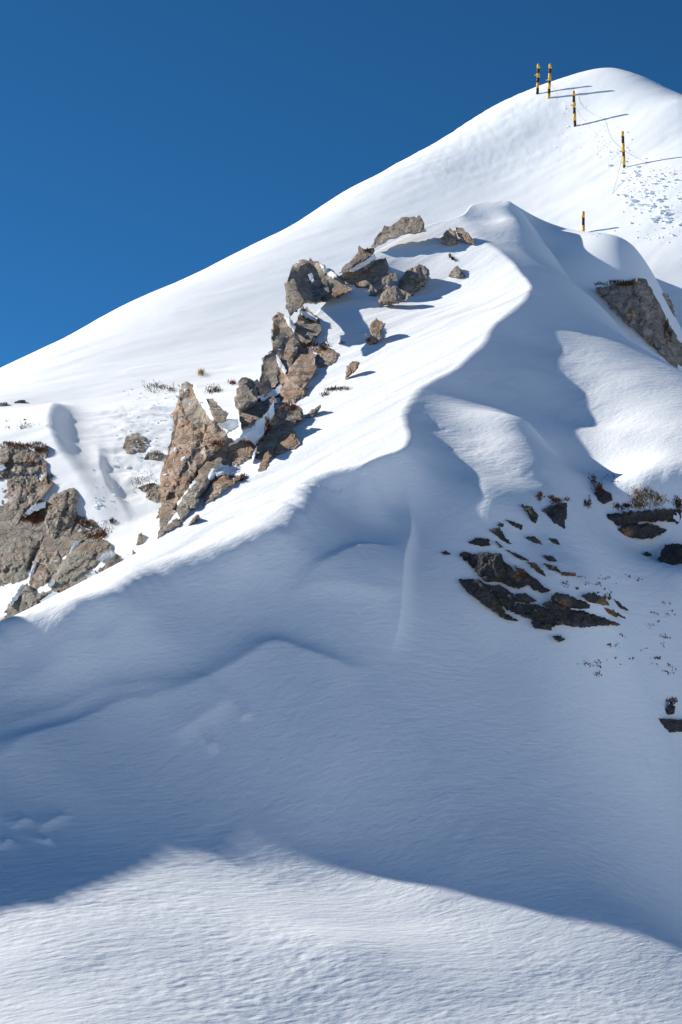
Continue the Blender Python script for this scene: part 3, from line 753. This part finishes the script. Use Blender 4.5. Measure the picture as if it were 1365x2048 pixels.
for P in ([(1192,577),(1219,569),(1246,565),(1277,555),(1295,560),(1306,590),(1300,640),(1322,700),(1304,690),(1255,645),(1219,610)],
          [(1303,575),(1309,590),(1327,621),(1336,644),(1354,675),(1372,702),(1380,760),(1349,735),(1318,700),(1298,640)],
          [(1323,587),(1336,587),(1345,608),(1354,635),(1340,628)]):
    rock('cliff_face', P, M_GREY, sheet=hp, bulge=.35, lift=.25, parent=hc, step=5)

# ------------------------------------------------------------------ things that stand on snow and rock
bpy.context.view_layer.update()
DEPS = bpy.context.evaluated_depsgraph_get()
def cast(u, v):
    """what the pixel's ray meets first: point and normal"""
    rx, rz = ray(u, v)
    d = Vector((float(rx), 1.0, float(rz))).normalized()
    ok, p, nrm, *_ = scene.ray_cast(DEPS, Vector((0, 0, 0)), d)
    return (np.array(p), np.array(nrm)) if ok else (None, None)

def plain(name, col, rough=.8, var=0.0, scale=30):
    m, n, l, b = mat_new(name)
    b.inputs['Roughness'].default_value = rough
    b.inputs['Specular IOR Level'].default_value = 0.25
    if var:
        g_ = n.new('ShaderNodeNewGeometry'); t = n.new('ShaderNodeTexNoise'); t.inputs['Scale'].default_value = scale
        l.new(g_.outputs['Position'], t.inputs['Vector'])
        r = ramp(n, [(.3, tuple(c * (1 - var) for c in col)), (.7, tuple(min(1, c * (1 + var)) for c in col))])
        l.new(t.outputs['Fac'], r.inputs[0]); l.new(r.outputs[0], b.inputs['Base Color'])
    else: b.inputs['Base Color'].default_value = (*col, 1)
    return m
M_YEL = plain('yellow_paint', (.72, .40, .035), .5, .12, 8)
M_BLK = plain('black_paint', (.018, .018, .020), .5, .25, 8)
M_ROPE = plain('grey_rope', (.35, .34, .33), .9)
M_RUST = plain('rust_heather', (.16, .055, .02), .9, .5)
M_BRN = plain('brown_heather', (.10, .055, .03), .9, .5)
M_OLV = plain('olive_heather', (.10, .085, .022), .9, .5)
M_GOLD = plain('straw_grass', (.33, .20, .075), .9, .35)

# marker poles
def cyl(a, b, r, n=12):
    a = np.array(a, float); b = np.array(b, float); d = b - a; d /= np.linalg.norm(d)
    e1 = np.cross(d, [0, 1, 0]); e1 /= np.linalg.norm(e1); e2 = np.cross(d, e1)
    V = [c + r * (math.cos(t) * e1 + math.sin(t) * e2) for c in (a, b) for t in np.linspace(0, 2 * np.pi, n, endpoint=False)]
    F = [(i, (i + 1) % n, n + (i + 1) % n, n + i) for i in range(n)] + [tuple(range(n))[::-1], tuple(range(n, 2 * n))]
    return np.array(V), F
def pole(label, top, bot, bands, y=None, extra=0, clip_at=None):
    """bands: list of pixel rows where the colour changes, from the top down, starting yellow"""
    if y is None: y = bk.hit(*bot)[1]
    A = pt(bot[0], bot[1], y); B = pt(top[0], top[1], y)
    t = thing('marker_pole', label, 'pole', A, 'striped marker poles on the summit slope')
    r = 3.1 * y / F_PX
    rows = [top[1]] + bands + [bot[1] + 6]
    for i in range(len(rows) - 1):
        f0 = (rows[i] - top[1]) / (bot[1] - top[1]); f1 = (rows[i + 1] - top[1]) / (bot[1] - top[1])
        V, F = cyl(B + (A - B) * f1 - A, B + (A - B) * f0 - A, r * (1.0 if i % 2 == 0 else .975))
        o = mesh_obj('yellow_band' if i % 2 == 0 else 'black_band', V, F, M_YEL if i % 2 == 0 else M_BLK, t)
        for p in o.data.polygons: p.use_smooth = len(p.vertices) == 4
    V, F = cyl(B - A, B - A + np.array([0, 0, .02]), r * .8)
    mesh_obj('cap', V, F, M_YEL, t)
    if clip_at:
        for cv in clip_at:
            c = B + (A - B) * (cv - top[1]) / (bot[1] - top[1]) - A
            V, F = cyl(c - [0, 0, .035], c + [0, 0, .035], r * 1.25)
            mesh_obj('rope_ring', V, F, M_YEL, t)
            V, F = cyl(c + [-r, 0, 0], c + [-r - .09, -.02, -.015], .022, 8)
            mesh_obj('rope_hook', V, F, M_YEL, t)
    return A, B, y
PL = [
    pole('striped marker pole standing highest on the skyline, leftmost of the five', (1077.5,129), (1075.5,183), [138,147,156,166,177], y=67.5, clip_at=[150]),
    pole('tilted striped marker pole just right of the leftmost one on the skyline', (1101,129), (1098,196), [138,147,162,168,179,188], clip_at=[160]),
    pole('striped marker pole alone on the upper summit slope', (1147.5,183), (1150.5,252), [192,205,216,228,242], clip_at=[210]),
    pole('striped marker pole beside the broken snow, rightmost of the five', (1245.5,264), (1249,335), [273,287,305,313,331], clip_at=[303]),
    pole('half-buried striped marker pole behind the rounded snow hump, nearest one', (1167,424), (1167.3,466), [436,451]),
]
def rope(label, a, b, sag, name='rope'):
    n = 14; V = []; F = []
    for i in range(n + 1):
        f = i / n; p = a + (b - a) * f - np.array([0, 0, sag * 4 * f * (1 - f)])
        V += [p + .007 * np.array(q) for q in ((1, 0, 0), (-.5, 0, .87), (-.5, 0, -.87))]
        if i: F += [(3 * i - 3 + j, 3 * i - 3 + (j + 1) % 3, 3 * i + (j + 1) % 3, 3 * i + j) for j in range(3)]
    return tag(mesh_obj(name, V, F, M_ROPE), label, 'rope')
def on_pole(p, f): return p[1] + (p[0] - p[1]) * f
rope('thin rope sagging from the skyline pole to the upper slope pole', on_pole(PL[1], .5), on_pole(PL[2], .4), .25)
rope('thin rope sagging between the upper slope pole and the rightmost pole', on_pole(PL[2], .4), on_pole(PL[3], .55), .35)
rope('thin loose rope running from the rightmost pole down the snow', on_pole(PL[3], .55), bk.hit(1196, 466), .3)

# broken snow beside the poles
rng = np.random.default_rng(5)
def lumps(name, spots):
    import bmesh
    bm = bmesh.new()
    for p, nrm, r in spots:
        q = bmesh.ops.create_icosphere(bm, subdivisions=1, radius=r)['verts']
        sc = rng.uniform(.55, 1.3, 3)
        for v in q:
            k_ = 1 + rng.normal(0, .16)
            v.co = Vector((v.co.x * sc[0] * k_ + p[0], v.co.y * sc[1] * k_ + p[1], v.co.z * sc[2] * k_ * .7 + p[2] - .25 * r))
    me = bpy.data.meshes.new(name); bm.to_mesh(me); bm.free()
    me.materials.append(M_SNOW)
    o = link(bpy.data.objects.new(name, me)); o['kind'] = 'stuff'
    return o
spots = []
def scatter(n, fu, fv, r0, r1):
    for i in range(n):
        u, v = fu(), fv()
        u = u(v) if callable(u) else u
        p, nrm = cast(u, v)
        if p is not None and p[1] > 44: spots.append((p, nrm, r0 * (r1 / r0) ** (rng.random() ** 1.8)))
for c_u, c_v, su, sv, n_, r1 in ((1300,385,32,20,150,.17), (1340,350,28,16,90,.15), (1330,430,26,16,90,.15), (1265,395,16,16,45,.12), (1275,345,18,8,45,.13), (1310,475,25,8,30,.09),
                                (1190,280,40,16,60,.06), (1225,310,18,8,40,.08), (1252,336,8,5,18,.10), (1195,466,14,3,18,.06), (1130,215,22,10,25,.05), (1255,365,10,3,14,.08), (1150,251,6,3,10,.07)):
    scatter(n_, lambda: rng.normal(c_u, su), lambda: rng.normal(c_v, sv), .025, r1)
db = lumps('snow_debris', spots)
db['label'] = 'broken lumps of snow scattered beside the marker poles'
spots = []
for c_u, c_v, su, sv, n_, r1 in ((620,690,40,12,40,.05), (300,870,30,40,120,.07), (320,790,40,12,70,.06), (215,1000,20,40,40,.06), (180,1060,15,15,25,.05)):
    for i in range(n_):
        p, nrm = cast(rng.normal(c_u, su), rng.normal(c_v, sv))
        if p is not None: spots.append((p, nrm, .012 * (r1 / .012) ** rng.random()))
cr = lumps('snow_crumbs', spots)
cr['label'] = 'small crumbs of snow and crust lying around the rocks'

# heather and dead grass
def leaves(name, pts, mat, L, W, parent=None, up=.8, spread=.8, org=None):
    V, F = [], []
    for p, nrm in pts:
        d = np.array([0, 0, up]) + nrm * .35 + rng.normal(0, spread * .5, 3); d /= np.linalg.norm(d)
        l_ = L * rng.uniform(.5, 1.25)
        e = np.cross(d, rng.normal(0, 1, 3)); e /= np.linalg.norm(e) + 1e-9
        w_ = W * rng.uniform(.6, 1.3)
        b0 = p - d * l_ * .25
        i = len(V)
        V += [b0 - e * w_ * .3, b0 + e * w_ * .3, b0 + d * l_ * .6 + e * w_, b0 + d * l_ * 1.0, b0 + d * l_ * .6 - e * w_]
        F += [(i, i + 1, i + 2, i + 4), (i + 4, i + 2, i + 3)]
    o = mesh_obj(name, [v - org for v in V] if org is not None else V, F, mat)
    if parent is not None: o.parent = parent; o['kind'] = 'stuff'
    return o
def tuft(label, u, v, w, h, kinds, n=None, name='heather_tuft', cat='heather', size=1.0, up=.7):
    """kinds: [(part name, material, share)]"""
    n = int(1.8 * (n or np.clip(w * h * .28, 24, 420)))
    pts = []
    sub = [(rng.uniform(-.42, .42), rng.uniform(-.36, .36), rng.uniform(.08, .22)) for _ in range(max(3, int(w / 7)))]
    for i in range(n):
        cx_, cy_, cs_ = sub[rng.integers(len(sub))]
        p, nrm = cast(u + w * (cx_ + rng.normal(0, cs_ * .7)), v + h * (cy_ + rng.normal(0, cs_)))
        if p is not None: pts.append((p, nrm))
    if not pts: print('no tuft', label); return
    ym = np.median([p[1] for p, _ in pts])
    pts = [q for q in pts if abs(q[0][1] - ym) < 1.5]
    mpp = ym / F_PX
    org = min((p for p, _ in pts), key=lambda p: p[2])
    t = thing(name, label, cat, org)
    i0 = 0
    for pn, m, share in kinds:
        k_ = max(4, int(len(pts) * share)); sub = pts[i0:i0 + k_]; i0 += k_
        if sub: leaves(pn, sub, m, (8.0 if pn != 'grass_blades' else 14) * mpp * size, (.75 if pn == 'leaves' else .4) * mpp * size, t, up=up, org=org)
    return t
RB = [('leaves', M_RUST, .55), ('dead_stems', M_BRN, .45)]
BR = [('leaves', M_BRN, .7), ('dead_stems', M_RUST, .3)]
OB = [('leaves', M_OLV, .5), ('dead_stems', M_BRN, .5)]
GO = [('grass_blades', M_GOLD, .4), ('leaves', M_OLV, .35), ('dead_stems', M_RUST, .25)]
for a_ in (
    ('large golden and olive heather tuft on the layered ledge', 1298, 1000, 84, 42, GO, 520),
    ('brown heather clump at the right end of the layered ledge', 1358, 1008, 26, 20, BR),
    ('low brown heather at the left end of the layered ledge', 1243, 1016, 36, 14, BR),
    ('small orange heather sprig between the two ledge layers', 1297, 1043, 18, 8, RB),
    ('dark rust heather at the foot of the right sunlit patch', 1196, 972, 24, 34, BR),
    ('thin dark heather strip left of the rust heather in shade', 1176, 1003, 12, 26, BR),
    ('rust heather cap on the wedge-shaped grey rock', 1114, 1002, 50, 15, RB),
    ('dark heather clump left of the wedge-shaped rock', 1076, 994, 20, 20, BR),
    ('brown heather sprig on the small mossy stone near the right edge', 1345, 1404, 22, 14, BR),
    ('tiny rust heather in a crack of the dark slabs', 1043, 1153, 12, 16, RB),
    ('small rust heather at the top right of the dark slabs', 1212, 1200, 18, 12, RB),
    ('long rust heather mat along the top of the left cliff', 40, 892, 96, 14, RB, 320),
    ('rust heather clump at the right corner of the left cliff top', 84, 896, 26, 18, RB),
    ('thick rust heather clump in the middle of the left cliff', 63, 1035, 52, 30, RB, 360),
    ('rust heather clump on the right block of the left cliff', 195, 1068, 46, 22, RB, 260),
    ('brown heather patch above the right block of the left cliff', 168, 1046, 30, 14, BR),
    ('thin brown heather strip on the edge of the cliff block', 100, 962, 12, 24, OB),
    ('small brown heather in the snow gully beside the cliff', 222, 1044, 16, 12, BR),
    ('rust heather cap on the low moss-topped rock', 578, 814, 42, 16, RB),
    ('rust heather running down the moss-topped rock', 538, 862, 20, 42, RB),
    ('brown heather line above the tan blocks of the crag', 622, 691, 46, 10, BR),
    ('dark heather speckles in snow right of the crag', 664, 694, 56, 20, BR, 90),
    ('brown heather on the broken slabs right of the tan pillar', 470, 955, 40, 14, BR),
    ('dark heather in the notch right of the tan pillar', 434, 892, 20, 20, RB),
    ('brown heather speckles in the snow pocket behind the tan pillar', 432, 778, 36, 20, BR, 110),
    ('reddish heather left of the dark slab in the crag', 468, 768, 22, 12, RB),
    ('olive heather mat on the snow left of the tan pillar top', 322, 777, 66, 18, OB, 150),
    ('thin olive moss strip on the sunlit snow below the small tan rock', 680, 778, 56, 9, OB),
    ('small brown heather left of the thin moss strip', 646, 790, 22, 14, BR, 40),
    ('olive heather at the foot of the long flat-topped outcrop', 738, 504, 24, 10, OB),
    ('small dark twig clump below the boulder pair', 905, 516, 14, 10, BR, 50),
    ('rust heather at the foot of the orange-stained rock', 739, 682, 14, 10, RB),
    ('dark heather fringe along the top of the hump cliff', 1232, 568, 80, 9, BR),
    ('dark heather fringe down the right side of the hump cliff', 1336, 655, 16, 60, BR, 160),
    ('dark heather speckles on the snow shelf at the left edge', 34, 852, 60, 16, OB, 46),
    ('dark heather stems in the rough snow of the gully', 290, 968, 50, 40, OB, 60),
):
    tuft(*a_[:6], n=a_[6] if len(a_) > 6 else None)
tuft('pale straw grass clump standing above the tan pillar', 404, 749, 12, 14, [('grass_blades', M_GOLD, .7), ('leaves', M_BRN, .3)], 70, 'grass_clump', 'grass')

# specks of heather poking through the thin snow
pts = []
for c_u, c_v, su, sv, n_ in ((1300,1290,45,30,90), (1330,1250,25,50,50), (1205,1330,25,10,30), (1200,1165,45,9,60), (1225,1180,20,12,30), (1205,955,18,14,30), (1345,1330,15,20,30), (40,848,30,12,20), (330,905,20,40,30), (650,690,40,14,30), (1150,1160,20,10,15)):
    sub = [(rng.normal(c_u, su), rng.normal(c_v, sv), rng.uniform(1, 6)) for _ in range(max(3, n_ // 6))]
    for i in range(n_):
        cx_, cy_, cs_ = sub[int(len(sub) * rng.random() ** 1.6)]
        p, nrm = cast(rng.normal(cx_, cs_ * 1.3), rng.normal(cy_, cs_ * .6))
        if p is not None and p[1] < 40: pts.append((p, nrm))
sp = leaves('heather_specks', pts, M_BRN, .035, .010)
sp['kind'] = 'stuff'; sp['label'] = 'dark specks of heather poking through thin snow'
